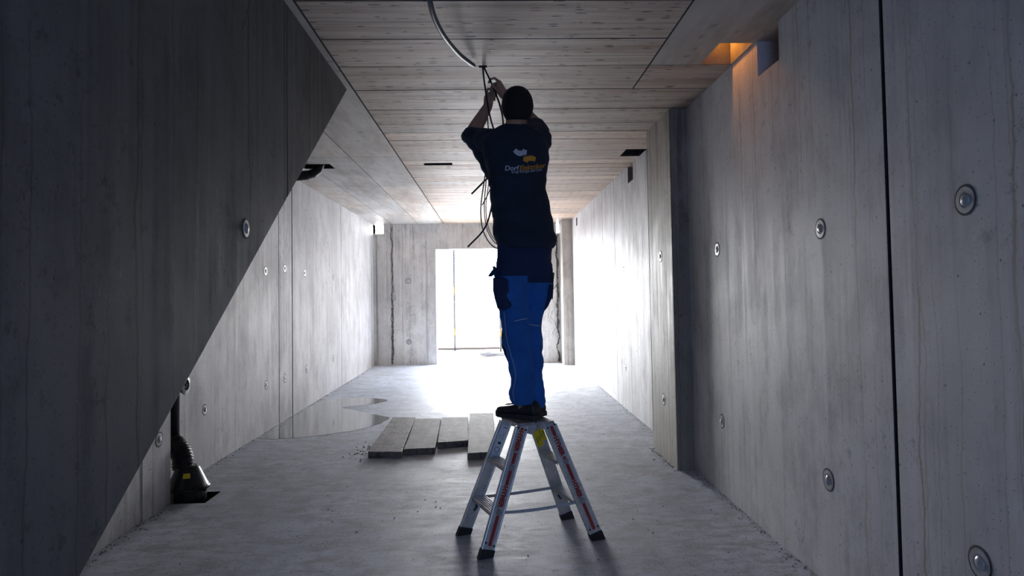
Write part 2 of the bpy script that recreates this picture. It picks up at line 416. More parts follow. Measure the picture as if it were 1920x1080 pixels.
# floor, with the dark pit by the drain
mb = MB()
PIT = (-2.3, -1.885, 4.565, 4.83)
def ffn(u, v):
    if PIT[0] < u < PIT[1] and PIT[2] < v < PIT[3]: return (.22, 1, True, None)
    return (0, 0, True, None)
relief(mb, [-2.4, 1.72, PIT[0], PIT[1]], [-3.3, 13.6, PIT[2], PIT[3]], ffn, lambda u, v, d: (u, v, -d))
tag(mb.build('floor', [M['floor'], M['joint']], fix=False), kind='structure')

# ceiling: rough boards across, smoother panels along the left and at the right front
K = 1.011
YB = [-3.3, -2.6, -1.9, -1.4, -.9, -.45, .05, .5, 1.0, 1.45, 1.9, 2.35, 2.75, 3.17, 3.656, 4.098, 4.573, 5.065, 5.497, 5.78, 6.07, 6.547, 6.99, 7.24, 7.47, 7.98, 8.27, 8.56, 9.19, 9.80, 10.12, 10.44, 11.1, 11.77, 12.4, 13.6]
XL, XR = -.90, .985
us = [-2.4, 1.75, XL-.006, XL+.006, XR-.005, XR+.005, -1.385, -1.379, -1.89, -1.885]
vs_ = list(YB)
gy = {y: (.012 if i % 3 else .007) for i, y in enumerate(YB)}
for y, wd in gy.items(): vs_ += [y-wd/2, y+wd/2]
LY = [1.2, 4.0, 6.785, 8.62, 10.8, 12.6]
for y in LY: vs_ += [y-.003, y+.003]
CH = [(1.30, 1.488, 3.735, 4.09, .34, 'shaft'), (1.33, 1.528, 6.53, 6.87, .25, 'dark'), (-.69, -.39, 7.13, 7.255, .12, 'dark'), (-1.985, -1.665, 7.13, 7.385, .3, 'dark'), (-.055, -.005, 4.085, 4.125, .06, 'dark'), (-.125, -.045, 5.43, 5.47, .04, 'dark')]
for a, b_, c_, d_, dp, k in CH: us += [a, b_]; vs_ += [c_, d_]
rnd = random.Random(11); tints = {}
def tint(key, lo=.80, hi=1.12):
    if key not in tints:
        t = rnd.uniform(lo, hi); wv = rnd.uniform(-.04, .05); tints[key] = (t*(1+wv), t, t*(1-wv), 1)
    return tints[key]
def cfn(u, v):
    for a, b_, c_, d_, dp, k in CH:
        if a < u < b_ and c_ < v < d_: return (dp, 3 if k == 'shaft' else 2, True, (1, 1, 1, 1))
    if abs(u-XL) < .006: return (.008, 2, True, (1, 1, 1, 1))
    if u < XL:
        if abs(u+1.382) < .003 and v > 3 or abs(u+1.8875) < .0025: return (.004, 2, True, (1, 1, 1, 1))
        for y in LY:
            if abs(v-y) < .003: return (.004, 2, True, (1, 1, 1, 1))
        return (0, 1, True, tint(('L', u > -1.382, u > -1.8875, sum(v > y for y in LY)), .92, 1.08))
    if u > XR-.005 and v < 4.575:
        if abs(u-XR) < .005: return (.006, 2, True, (1, 1, 1, 1))
        if abs(v-4.098) < .004: return (.006, 2, True, (1, 1, 1, 1))
        if v < 4.568: return (0, 1 if v < 4.098 else 0, True, tint(('R', v < 4.098), .85, .95))
    for y, wd in gy.items():
        if abs(v-y) < wd/2: return (.009, 2, True, (1, 1, 1, 1))
    return (0, 0, True, tint(('B', sum(v > y for y in YB))))
mb = MB(); tl = []
relief(mb, us, vs_, cfn, lambda u, v, d: (u, v, CEIL+d), tl)
ceil = mb.build('ceiling', [M['board'], M['panel'], M['joint'], M['void']], fix=False); tag(ceil, kind='structure')
ca = ceil.data.color_attributes.new('tint', 'FLOAT_COLOR', 'CORNER')
for p, t in zip(ceil.data.polygons, tl):
    for li in p.loop_indices: ca.data[li].color = t
# the warm work light that shines down through the shaft by the right wall
l = bpy.data.lights.new('shaft_lamp', 'AREA'); l.shape = 'RECTANGLE'; l.size = .08; l.size_y = .08; l.energy = 1.3; l.color = (1.0, .36, .06)
lo = bpy.data.objects.new('shaft_lamp', l); col.objects.link(lo); lo.location = (1.37, 4.075, CEIL+.24); lo.rotation_euler = Vector((.62, -.62, -.45)).to_track_quat('-Z', 'Y').to_euler()

# tie-hole plugs: parts of the walls they are cast into
M['pil2'] = wall_concrete('far_pillar_concrete', (.45, .42, .385), 1.0, 1.6)
pil2.data.materials[0] = M['pil2']
M['plug'] = plain('tie_plug_cement', (.40, .40, .40), .32, var=.15, scale=60)
M['ring'] = plain('tie_ring_gap', (.05, .05, .05), .8, var=.3)
def tie(parent, c, axis, r=.045):
    mb = MB(); k = random.Random(int(abs(c[0]*7+c[1]*131+c[2]*17)*1000)).uniform(.92, 1.06); r *= k
    mb.lathe([(r*1.06, -.012), (r*1.06, .0012), (r*.92, .0014), (r*.90, -.004)], c, axis, 28, 1)
    mb.lathe([(r*.90, -.012), (r*.90, .0022), (r*.55, .0026), (r*.50, -.0015), (r*.46, -.001), (r*.40, .004), (r*.25, .0085), (r*.06, .010)], c, axis, 28, 0)
    mb.build('tie_hole_plug', [M['plug'], M['ring']], parent, smooth=False)
for y in (2.10, 3.05, 4.465): 
    for z in (1.604, .475): tie(wall_right, (1.50, y, z), (-1, 0, 0), .047)
for y in (7.80, 10.0):
    for z in (1.615, .47): tie(wall_right, (1.528, y, z), (-1, 0, 0), .04)
for z in (1.614, .468): tie(pil1, (1.37, 5.465, z), (-1, 0, 0), .045)
for y, z in ((5.467, .462), (6.925, 1.60), (6.93, .461), (7.56, 1.65), (7.55, .455), (8.36, 1.625), (8.43, .457), (9.86, 1.611), (9.84, .455)): tie(wall_left, (-2.26, y, z), (1, 0, 0), .045)
tie(wall_left, (-2.11, 4.434-.02, .448), (1, 0, 0), .045)
tie(wall_stair, (-.945, 2.665, 1.60), (1, 0, 0), .04)
for z in (1.613, .444): tie(wall_far, (-1.595, 13.22, z), (0, -1, 0), .05)

# ------------------------------------------------------------------ outside the doorway
M['yard'] = plain('yard_concrete', (.66, .60, .53), .8, var=.1, scale=3)
M['steel'] = plain('galvanised_steel', (.028, .028, .03), .7, .0, .15)
M['yellow'] = plain('yellow_band_paint', (.10, .055, .004), .5, var=.1)
M['timber'] = plain('grey_timber', (.05, .035, .025), .8, var=.3, scale=20)
mb = MB(); mb.box((0, 27, -.06), (40, 27.4, .1)); tag(mb.build('yard_ground', M['yard']), kind='structure')
def pole(name, label, x, y, h, bands, group):
    t = thing(name, label, 'pole', (x, y, -.01), group)
    mb = MB(); mb.tube([(x, y, -.01), (x, y, h)], .026, 14); mb.build('tube', M['steel'], t, smooth=True)
    mb = MB(); mb.box((x, y, -.004), (.15, .15, .012)); mb.build('base_plate', M['steel'], t)
    for z in bands:
        mb = MB(); mb.tube([(x, y, z-.09), (x, y, z+.09)], .029, 14); mb.build('band', M['yellow'], t, smooth=True)
p0 = at(853, 657, Z=0)
pole('guard_post', 'tall grey post with yellow bands outside, left of the pair in the doorway', p0.x, p0.y, 3.0, (.45, 1.45), 'guard rail posts outside')
p1 = at(939, 660, Z=0)
pole('guard_post', 'grey banded post outside the doorway, close beside the trouser leg', p1.x, p1.y, 3.0, (.45, 1.45), 'guard rail posts outside')
a = at(800, 657, Z=0); b_ = at(960, 656, Z=0)
mb = MB(); mb.box(((a.x+b_.x)/2+.3, a.y+.12, .015), (4.2, .05, .06)); tag(bevel(mb.build('toe_board', M['timber']), .004), 'low timber toe board lying along the ground beyond the doorway', 'board')
M['hose'] = plain('grey_conduit_coil', (.03, .03, .035), .5, var=.2)
c0 = at(922, 668, Z=0); mb = MB(); rr = random.Random(3)
pts = []
for i in range(220):
    a_ = i/220*2*math.pi*6; R_ = .30+.05*math.sin(a_*.37)+.03*math.sin(a_*.71)
    pts.append((c0.x+R_*math.cos(a_), c0.y+R_*.8*math.sin(a_), .02+.055*(i/220)+.012*math.sin(a_*1.3)))
mb.tube(pts, .013, 8); tag(mb.build('conduit_coil', M['hose'], smooth=True), 'loose coil of dark conduit lying on the ground just outside the doorway', 'coil')

# ------------------------------------------------------------------ puddle, grit
m, nt_, b = new_mat('puddle_water'); g = NG(nt_)
b.inputs['Base Color'].default_value = (.10, .105, .11, 1); b.inputs['Roughness'].default_value = .03; b.inputs['IOR'].default_value = 1.33
b.inputs['Specular IOR Level'].default_value = .5
M['water'] = m
PD = [(-2.235, 6.62), (-2.24, 7.0), (-2.24, 7.5), (-2.235, 8.1), (-2.22, 8.6), (-2.16, 8.95), (-1.9, 9.06), (-1.634, 9.06), (-1.45, 8.93), (-1.34, 8.80), (-1.43, 8.60), (-1.55, 8.47), (-1.72, 8.40), (-1.80, 8.30), (-1.73, 8.20), (-1.58, 8.05), (-1.42, 7.87), (-1.26, 7.70), (-1.13, 7.55), (-1.16, 7.33), (-1.21, 7.15), (-1.31, 6.98), (-1.42, 6.85), (-1.66, 6.68), (-1.89, 6.57), (-2.08, 6.55)]
pp = curve_pts([(x, y, 0) for x, y in PD], 4)
rim = [Vector((p.x+.012*noise.noise(p*9), p.y+.03*noise.noise(p*6+Vector((4, 4, 4))), .0025)) for p in pp]
mb = MB(); mb.prism([Vector((p.x, p.y, -.004)) for p in rim], (0, 0, .0065)); tag(mb.build('water_puddle', M['water']), 'shallow rain puddle on the concrete floor against the left wall', 'puddle')

M['grit'] = plain('cement_grit', (.20, .19, .175), .9, var=.5, scale=30)
M['dust'] = plain('cement_crumbs', (.30, .29, .27), .9, var=.4, scale=30)
def chip(mb, x, y, s, rg, mi=0, z=0):
    pts = []
    for k in range(6):
        a_ = k/6*2*math.pi+rg.uniform(-.3, .3); q = s*rg.uniform(.6, 1.1); pts.append((x+q*math.cos(a_), y+q*math.sin(a_), z-.002))
    h = s*rg.uniform(.35, .9); top = [(x+(p[0]-x)*.6, y+(p[1]-y)*.6, z+h*rg.uniform(.7, 1)) for p in pts]
    mb.loft([[Vector(p) for p in pts], [Vector(p) for p in top]], True, mi)
rg = random.Random(5); mb = MB()
for i in range(520):
    y = rg.uniform(3.0, 4.5) if i < 140 else rg.uniform(4.9, 12.5); xw = -2.11 if y < 4.57 else -2.26
    chip(mb, xw+abs(rg.gauss(.0, .035))+.008, y, rg.uniform(.002, .009), rg, rg.randint(0, 1))
tag(mb.build('wall_base_grit', [M['grit'], M['dust']]), 'crumbs of cement lying along the foot of the left wall', 'rubble', kind='stuff')
mb = MB()
for i in range(700):
    y = rg.uniform(2.2, 5.0) if i < 380 else rg.uniform(5.9, 11.5); xw = 1.50 if y < 5.05 else 1.528
    chip(mb, xw-abs(rg.gauss(.0, .03))-.008, y, rg.uniform(.002, .007), rg, rg.randint(0, 1))
for i in range(90): chip(mb, 1.37-abs(rg.gauss(0, .025))-.006, rg.uniform(5.05, 5.85), rg.uniform(.002, .007), rg, rg.randint(0, 1))
tag(mb.build('wall_base_grit', [M['grit'], M['dust']]), 'crumbs of cement lying along the foot of the right wall', 'rubble', kind='stuff')
mb = MB()
for i in range(420):
    x = rg.uniform(-1.9, 1.35); y = rg.triangular(2.9, 8.5, 4.2)
    if -1.1 < x < .03 and 5.5 < y < 7.5: continue
    chip(mb, x, y, rg.choice((.002, .003, .003, .004, .006)), rg, 0)
for i in range(45): chip(mb, rg.gauss(-1.12, .05), rg.gauss(5.95, .15), rg.uniform(.004, .012), rg, 0)
tag(mb.build('floor_grit', [M['grit']]), 'small dark chips of stone scattered over the concrete floor', 'grit', kind='stuff')

# ------------------------------------------------------------------ planks
m, nt_, b = new_mat('dirty_plank_wood'); g = NG(nt_)
gr = g.noise(1, 6, .7, g.mapped((22, 2.2, 8))); bl = g.noise(9, 6, .75); sp = g.pores(28, .22, .35); cem = g.rng(g.noise(14, 6, .8, g.mapped((1, 1, 1), (5, 1, 1))), .58, .68)
c = g.mix(g.rng(gr, .3, .7), (.12, .10, .087), (.24, .212, .19)); c = g.mix(g.math('MULTIPLY', g.rng(bl, .50, .60), .8), c, (.045, .037, .032))
c = g.mix(g.math('MULTIPLY', cem, .55), c, (.50, .48, .46)); c = g.mix(g.math('MULTIPLY', sp, .6), c, (.04, .035, .03))
nt_.links.new(c, b.inputs['Base Color']); b.inputs['Roughness'].default_value = .75; g.bump(g.math('ADD', gr, bl), .6, .006, b)
M['plank'] = m
PLK = [((-1.031, 5.695), (-1.057, 7.279), (-.817, 7.251), (-.750, 5.667), 'leftmost of the four rough planks on the floor, next to the puddle'),
       ((-.748, 5.764), (-.810, 7.187), (-.538, 7.160), (-.490, 5.796), 'rough plank second from the left in the row on the floor'),
       ((-.487, 5.975), (-.535, 7.190), (-.258, 7.190), (-.222, 6.04), 'shortest rough plank, third in the row on the floor'),
       ((-.208, 5.557), (-.249, 7.406), (.004, 7.407), (.012, 5.594), 'longest rough plank, at the right end of the row behind the ladder')]
for q in PLK:
    mb = MB(); n = 10; rings = []; A, B, C_, D = (Vector((p[0], p[1], 0)) for p in q[:4])
    dz = rg.uniform(.050, .056)
    for k in range(n+1):
        t = k/n; L_ = A.lerp(B, t); R_ = D.lerp(C_, t); wv = .002*math.sin(5*t+A.x*9)
        rings.append([L_+Vector((wv, 0, .001)), R_+Vector((wv, 0, .001)), R_+Vector((wv, 0, dz+.001*math.sin(7*t))), L_+Vector((wv, 0, dz+.001*math.cos(6*t)))])
    mb.loft(rings); o = bevel(mb.build('scaffold_plank', M['plank']), .005)
    tag(o, q[4], 'plank', 'planks lying on the floor')

# ------------------------------------------------------------------ drain pipe in the niche, socket, duct elbow
M['pvc'] = plain('black_plastic_pipe', (.012, .013, .016), .28, var=.1)
M['pvcgrey'] = plain('grey_plastic', (.22, .23, .26), .4, var=.1)
M['sticker'] = plain('yellow_sticker', (.75, .58, .02), .5)
t = thing('drain_pipe', 'black drain pipe with ribbed elbow and wide foot in a pit by the left wall', 'pipe', (-2.055, 4.70, -.22))
mb = MB(); mb.tube([(-2.195, 4.76, .37), (-2.195, 4.76, 1.6), (-2.198, 4.76, TOP-.5)], .054, 24); mb.build('riser', M['pvc'], t, smooth=True)
mb = MB(); ctrl = curve_pts([(-2.195, 4.76, .40), (-2.192, 4.757, .375), (-2.165, 4.745, .345), (-2.125, 4.73, .31), (-2.100, 4.72, .26), (-2.095, 4.715, .19)], 16)
mb.tube(ctrl, [.066+(.003 if (i % 4) < 2 else -.003) for i in range(len(ctrl))], 24); mb.build('ribbed_elbow', M['pvc'], t)
mb = MB(); mb.lathe([(.060, .215), (.072, .205), (.080, .19), (.122, .10), (.130, .085), (.130, .07), (.118, .066), (.118, -.22)][::-1], (-2.055, 4.70, 0), (0, 0, 1), 32); foot = mb.build('foot', M['pvc'], t)
mb = MB(); mb.lathe([(.134, .062), (.139, .068), (.139, .078), (.134, .084)], (-2.055, 4.70, 0), (0, 0, 1), 32); mb.tube([(-1.95, 4.63, .073), (-1.90, 4.61, .073)], .008, 8); mb.build('clamp_ring', M['pvc'], t)
ctr = Vector((-2.055, 4.70, 0)); mb = MB()
def cone_pt(ang, z):
    r = .080+(.19-z)/(.19-.10)*.042+.003; return ctr+Vector((r*math.cos(ang), r*math.sin(ang), z))
ang0 = math.radians(-84); st_ = [[cone_pt(ang0+k*.09, z) for k in range(6)] for z in (.150, .180)]
st2 = st_[0]+st_[1]; mb.add(st2, [(k, k+1, k+7, k+6) for k in range(5)]); mb.build('sticker', M['sticker'], t)['label'] = 'yellow sticker'
sc_c = at(340, 722, X=-2.26); t = thing('pipe_socket', 'round grey pipe socket on the left wall at the slanting stair edge', 'pipe socket', sc_c)
mb = MB(); mb.lathe([(.050, -.05), (.056, -.05), (.056, .02), (.068, .022), (.070, .034), (.040, .040), (.037, .01)], sc_c, (1, 0, 0), 28); mb.build('socket_ring', M['pvcgrey'], t)
mb = MB(); mb.lathe([(.039, -.02), (.039, .012), (.002, .012)], sc_c, (1, 0, 0), 20)
for k in range(5): mb.box(sc_c+Vector((.016, .02*math.cos(k*1.3), .02*math.sin(k*1.3))), (.03, .010, .010))
mb.build('socket_core', M['pvc'], t)
de = [at(602, 303, Y=7.24), at(600, 312, Y=7.24), at(596, 319, Y=7.24), at(588, 325, Y=7.23), at(578, 328, Y=7.22), at(562, 330, Y=7.21), at(548, 331, Y=7.2)]
de[0].z = CEIL+.25; de[1].z = CEIL+.01
t = thing('duct_elbow', 'black plastic duct elbow coming out of a hole in the ceiling beside the stair wall', 'duct', de[1])
mb = MB(); mb.tube(de[:3]+de[3:5], .046, 20); mb.build('elbow', M['pvc'], t)
mb = MB(); mb.tube(de[4:], .050, 20); mb.build('collar', M['pvc'], t)

# ------------------------------------------------------------------ stepladder
M['alu'] = plain('brushed_aluminium', (.58, .59, .60), .42, .7, .18, 25)
M['alud'] = plain('worn_aluminium_tread', (.46, .46, .48), .42, .7, .3, 30)
M['red'] = plain('red_print', (.36, .035, .03), .5, var=.2)
M['rubber'] = plain('black_foot_plastic', (.015, .015, .016), .55, var=.2)
M['bolt'] = plain('steel_bolt', (.42, .42, .44), .3, .9, .2)
M['strap'] = plain('grey_webbing', (.45, .45, .48), .7, var=.2)
M['label'] = plain('silver_label', (.80, .82, .88), .45, var=.05)
M['ink'] = plain('black_ink', (.03, .03, .035), .6)
LC = Vector((.19, 3.785, 0)); LU = Vector((.941, .339, 0)).normalized(); LV = Vector((-LU.y, LU.x, 0)); LZ = Vector((0, 0, 1))
def lp(u, v, z): return LC+LU*u+LV*v+LZ*z
lad = thing('stepladder', 'low double-sided aluminium stepladder with red lettering, standing on the floor under the person', 'ladder', LC)
ZT = .632
def rail_axis(su, sv):
    a = lp(su*.322, sv*.184, 0); b = lp(su*.078, sv*.112, ZT); return a, b, (b-a).normalized()
def rail_frame(su, sv):
    a, b, d = rail_axis(su, sv); t = LV - d*LV.dot(d); t.normalize(); wv = d.cross(t).normalized()
    if wv.dot(LU) < 0: wv = -wv
    return a, b, d, wv, t
def slide(p, d, z): return p+d*((z-p.z)/d.z)
for su in (-1, 1):
    for sv in (-1, 1):
        a, b, d, wv, tv = rail_frame(su, sv)
        prof = [(-.035, -.011), (-.035, .011), (-.031, .013), (-.026, .0115), (.026, .0115), (.031, .013), (.035, .011), (.035, -.011), (.031, -.013), (.026, -.0115), (-.026, -.0115), (-.031, -.013)]
        mb = MB(); mb.loft([[slide(a+wv*x+tv*y, d, z) for x, y in prof] for z in (.03, ZT-.004)])
        rail = mb.build('rail', M['alu'], lad)
        mb = MB()
        ring = lambda k, z, dx=0: [slide(a+wv*(x*k)+tv*(y*1.35), d, z) for x, y in ((-.036, -.013), (-.036, .013), (.036, .013), (.036, -.013))]
        r0 = ring(1.06, 0.0); r1 = ring(1.04, .02); r2 = ring(1.03, .03)
        hi = 0 if su < 0 else 2
        r2 = [p+d*(.022 if (i in ((0, 1) if su < 0 else (2, 3))) else .002) for i, p in enumerate(r2)]
        mb.loft([r0, r1, r2]); bevel(mb.build('rubber_foot', M['rubber'], rail), .003)
        L_ = (b-a).length
        out = tv*sv*.0128           # outer face of the rail
        def on(s_, x, lift=0): return a+d*s_+wv*x+out+tv*sv*lift
        if sv < 0:
            segs = ((.655, .668), (.478, .536), (.365, .442), (.062, .212)) if su < 0 else ((.605, .664), (.474, .486), (.350, .442), (.062, .212))
            lets = ((.540, .652), (.250, .362)) if su < 0 else ((.490, .602), (.246, .346))
            for s0, s1 in segs:
                mb = MB(); mb.add([on(s0, -.009, .0006), on(s0, .009, .0006), on(s1, .009, .0006), on(s1, -.009, .0006)], [(0, 1, 2, 3)])
                mb.build('red_stripe', M['red'], rail)
            for s_bot, s_top in lets:
                V, F = text_data('HYMER', .026, .0015); x0 = min(v.x for v in V); x1 = max(v.x for v in V); y1 = max(v.y for v in V)
                mb = MB(); mb.add([on(s_top-(v.x-x0)/(x1-x0)*(s_top-s_bot), -.013+v.y/y1*.026, .0008) for v in V], F)
                mb.build('lettering', M['red'], rail)['label'] = 'red maker lettering'
        # bolt plates at the tread ends
        for z in (.213, .427):
            s_ = z/d.z; mb = MB(); c_ = on(s_, 0, .0)
            nrm = tv*sv; mb.lathe([(.016, 0), (.0165, .003), (.012, .006), (.010, .0075), (.002, .008)], c_, nrm, 8); mb.build('bolt_plate', M['bolt'], rail)
        for s_, x in ((.072, -.024), (.066, .024), (L_-.018, -.022), (L_-.018, .022)):
            mb = MB(); mb.lathe([(.0055, 0), (.005, .003), (.001, .0035)], on(s_, x), tv*sv, 10); mb.build('rivet', M['rubber'], rail)
        # safety catch hanging on the inside under the lower tread
        mb = MB(); c_ = a+d*(.185/d.z)-tv*sv*.016; mb.tube([c_, c_-d*.035-LU*su*.012, c_-d*.055-LU*su*.004], [.007, .006, .005], 8); mb.build('bracket', M['rubber'], rail)
    for z in (.213, .427):
        k = z/ZT; uc = su*(.322+(.078-.322)*k); vh = .184+(.112-.184)*k-.011
        prof = []
        for i in range(13):
            x = -.040+.08*i/12; prof.append((x, z+(.0 if i % 2 else -.003)))
        prof += [(.040, z-.020), (.036, z-.022), (.034, z-.004-.004), (-.034, z-.008), (-.036, z-.022), (-.040, z-.020)]
        mb = MB(); mb.prism([lp(uc+x, -vh, zz) for x, zz in prof], LV*2*vh); mb.build('tread', M['alud'], lad)
mb = MB(); mb.prism([lp(u_, -.115, z) for u_, z in ((-.108, .636), (-.104, .642), (-.006, .642), (-.004, .638), (.004, .638), (.006, .642), (.104, .642), (.108, .636), (.108, .632), (-.108, .632))], LV*.235)
plat = mb.build('platform', M['alud'], lad)
for sv in (-1, 1):
    mb = MB(); poly = [(-.106, .634), (-.106, .607), (-.062, .592), (-.030, .581), (-.016, .590), (.0, .606), (.030, .606), (.060, .600), (.106, .612), (.106, .634)]
    mb.prism([lp(u_, sv*.119, z) for u_, z in poly], LV*sv*.004); hp = mb.build('hinge_plate', M['alud'], lad)
    mb = MB(); mb.lathe([(.008, 0), (.007, .004), (.001, .005)], lp(.008, sv*.123, .622), LV*sv, 12); mb.build('hinge_pin', M['bolt'], hp)
for sv in (-1, 1):
    k = .205/ZT; uu = .322+(.078-.322)*k; vv = (.184+(.112-.184)*k)*sv-sv*.012; pts = []
    for i in range(13):
        t_ = i/12; sag = .030 if sv < 0 else .012
        pts.append(lp(-uu+2*uu*t_, vv, .205-(.0 if sv < 0 else .0)-sag*4*t_*(1-t_)*.4))
    mb = MB(); mb.loft([[p+LZ*.008+LV*.001, p+LZ*.008-LV*.001, p-LZ*.008-LV*.001, p-LZ*.008+LV*.001] for p in pts]); mb.build('safety_strap', M['strap'], lad)
# labels on the inner faces of the two far rails
def inner(su, s_, x, lift=.0006):
    a, b, d, wv, tv = rail_frame(su, 1); return a+d*s_+wv*x-tv*(.0135+lift)
mb = MB(); mb.add([inner(-1, .455, -.022), inner(-1, .455, .026), inner(-1, .645, .026), inner(-1, .645, -.022)], [(0, 1, 2, 3)])
lb = mb.build('instruction_label', M['label'], lad); lb['label'] = 'pale instruction label with black pictograms'
mb = MB()
def ring2(s_, x, r0, r1, n=20):
    P_ = [inner(-1, s_+r*math.sin(2*math.pi*k/n), x+r*math.cos(2*math.pi*k/n), .0012) for r in (r0, r1) for k in range(n)]
    mb.add(P_, [(k, (k+1) % n, n+(k+1) % n, n+k) for k in range(n)])
def bar(s0, s1, x0, x1): mb.add([inner(-1, s0, x0, .0012), inner(-1, s0, x1, .0012), inner(-1, s1, x1, .0012), inner(-1, s1, x0, .0012)], [(0, 1, 2, 3)])
ring2(.502, .003, .0125, .0155); bar(.630, .634, -.008, .016); bar(.535, .548, -.006, .012)
ring2(.585, -.006, .004, .0055, 10); ring2(.585, .010, .004, .0055, 10); ring2(.573, -.006, .003, .0045, 10); bar(.568, .571, .004, .014); ring2(.598, .010, .004, .005, 10)
for k in range(6): bar(.463+k*.003, .4642+k*.003, -.016+.02*(k % 2), .000+.02*(k % 2))
mb.build('pictogram', M['ink'], lb)['kind'] = 'stuff'
mb = MB(); mb.add([inner(1, .50, -.034), inner(1, .50, .006), inner(1, .522, .006), inner(1, .522, .033), inner(1, .60, .033), inner(1, .60, -.034)], [(0, 1, 2, 3, 4, 5)])
yl = mb.build('sticker', M['sticker'], lad); yl['label'] = 'yellow sticker with black print'
mb = MB()
for tx, s0, x0, sz in (('BAU', .580, .017, .015), ('KONZEPT', .592, .003, .011), ('BAU', .560, -.013, .014), ('GREEN', .560, -.029, .013)):
    V, F = text_data(tx, sz, .0002); mb.add([inner(1, s0-v.x, x0+v.y, .0012) for v in V], F)
mb.build('sticker_print', M['ink'], yl)

# ------------------------------------------------------------------ the person
M['skin'] = plain('skin', (.40, .235, .165), .5, var=.08, scale=30)
def cloth(name, base, var=.15):
    m, nt, b = new_mat(name); g = NG(nt); n = g.noise(7, 4, .6); wv = g.noise(420, 2, .5)
    c = g.mix(g.rng(n, .3, .7), tuple(x*(1-var) for x in base), tuple(x*(1+var) for x in base)); c = g.mix(g.math('MULTIPLY', g.rng(wv, .4, .7), .25), c, tuple(x*.6 for x in base))
    nt.links.new(c, b.inputs['Base Color']); b.inputs['Roughness'].default_value = .85
    b.inputs['Sheen Weight'].default_value = .15; b.inputs['Sheen Roughness'].default_value = .5; b.inputs['Sheen Tint'].default_value = (base[0]*4+.1, base[1]*4+.1, base[2]*4+.1, 1)
    g.bump(wv, .25, .001, b); return m
M['shirt'] = cloth('navy_shirt_cloth', (.012, .021, .040)); M['blue'] = cloth('blue_work_cloth', (.015, .125, .44)); M['navy'] = cloth('dark_navy_cloth', (.012, .026, .085))
M['beanie'] = cloth('black_knit', (.007, .007, .008)); M['shoe'] = plain('dark_shoe_leather', (.018, .02, .022), .5, var=.3, bump=.002)
M['sole'] = plain('shoe_sole_rubber', (.035, .034, .03), .7, var=.4); M['lime'] = plain('shoe_yellow_trim', (.30, .27, .05), .6)
M['white'] = plain('white_print', (.55, .57, .62), .7); M['amber'] = plain('amber_print', (.70, .32, .02), .7); M['pipe'] = plain('reflective_piping', (.55, .58, .62), .5)
PY = 3.85
ZP = .642
per = thing('person', 'person in black beanie and blue work trousers standing on the ladder with arms raised', 'person', lp(0, 0, ZP))
def ring_at(y, xl, xr, Y, dep, rot=0, n=28, p=2.4):
    a = at(xl, y, Y=Y); b = at(xr, y, Y=Y); c = (a+b)/2; hw = (b-a).length/2; out = []
    for k in range(n):
        t_ = 2*math.pi*k/n; cx, sy = math.cos(t_), math.sin(t_)
        x = hw*math.copysign(abs(cx)**(2/p), cx); yy = dep*math.copysign(abs(sy)**(2/p), sy)
        out.append(Vector((c.x+x*math.cos(rot)-yy*math.sin(rot)*0, c.y+yy+x*math.sin(rot), c.z)))
    return out
def caps(mb, pts, rad, seg=14): mb.tube(pts, rad, seg, round_ends=True)
SHL = at(922, 268, Y=3.88); ELL = at(883, 255, Y=4.05); WRL = at(914, 201, Y=4.10)
SHR = at(1012, 264, Y=3.93); ELR = at(1001, 231, Y=4.15); WRR = at(945, 177, Y=4.13)
# body: one continuous skin from head to ankles, with both hands
mb = MB()
mb.loft([ring_at(*q, rot=.16) for q in ((244, 940, 996, 3.88, .05), (262, 922, 1014, 3.89, .065), (300, 922, 1014, 3.88, .08), (350, 930, 1012, 3.87, .078), (410, 936, 1022, 3.86, .078), (450, 940, 1028, 3.86, .082), (490, 942, 1024, 3.87, .082), (515, 946, 1018, 3.87, .06))])
caps(mb, [at(968, 262, Y=3.87), at(967, 240, Y=3.88), at(969, 218, Y=3.89)], [.075, .063, .058])
hc = at(970, 203, Y=3.90)
mb.loft([[hc+Vector((.080*math.sin(a_)*math.cos(2*math.pi*k/24), .100*math.sin(a_)*math.sin(2*math.pi*k/24), .112*math.cos(a_))) for k in range(24)] for a_ in [.05+3.04*i/14 for i in range(15)]])
fc = hc+Vector((-.012, .085, -.035))           # face, turned away from the camera
caps(mb, [hc+Vector((-.01, .05, -.06)), hc+Vector((-.014, .07, -.098))], [.058, .034])
caps(mb, [fc+Vector((0, .012, .035)), fc+Vector((-.002, .030, .0)), fc+Vector((-.002, .022, -.004))], [.010, .013, .015])
for s in (-1, 1):
    caps(mb, [hc+Vector((s*.079, .005, .0)), hc+Vector((s*.086, -.006, .016)), hc+Vector((s*.080, .004, -.026))], [.010, .012, .008])
    caps(mb, [fc+Vector((s*.045-.002, .004, .035)), fc+Vector((s*.015-.002, .014, .038))], [.010, .010])
caps(mb, [fc+Vector((-.025, .010, -.040)), fc+Vector((-.002, .018, -.038)), fc+Vector((.021, .012, -.040))], [.006, .008, .006])
caps(mb, [SHL, ELL], [.048, .044]); caps(mb, [ELL, ELL.lerp(WRL, .35), WRL], [.045, .043, .029])
caps(mb, [SHR, ELR], [.046, .044]); caps(mb, [ELR, ELR.lerp(WRR, .35), WRR], [.045, .043, .029])
for (q, h_) in (((968-24, 510, 3.83), None), ((1008, 512, 3.90), None)): pass
KNL = at(968, 610, Y=3.80); ANL = at(982, 752, Y=3.79); HPL = at(960, 500, Y=3.84); KNR = at(1000, 612, Y=3.90); ANR = at(1007, 752, Y=3.885); HPR = at(1008, 500, Y=3.88)
caps(mb, [HPL, KNL, ANL], [.062, .050, .034]); caps(mb, [HPR, KNR, ANR], [.060, .048, .032])
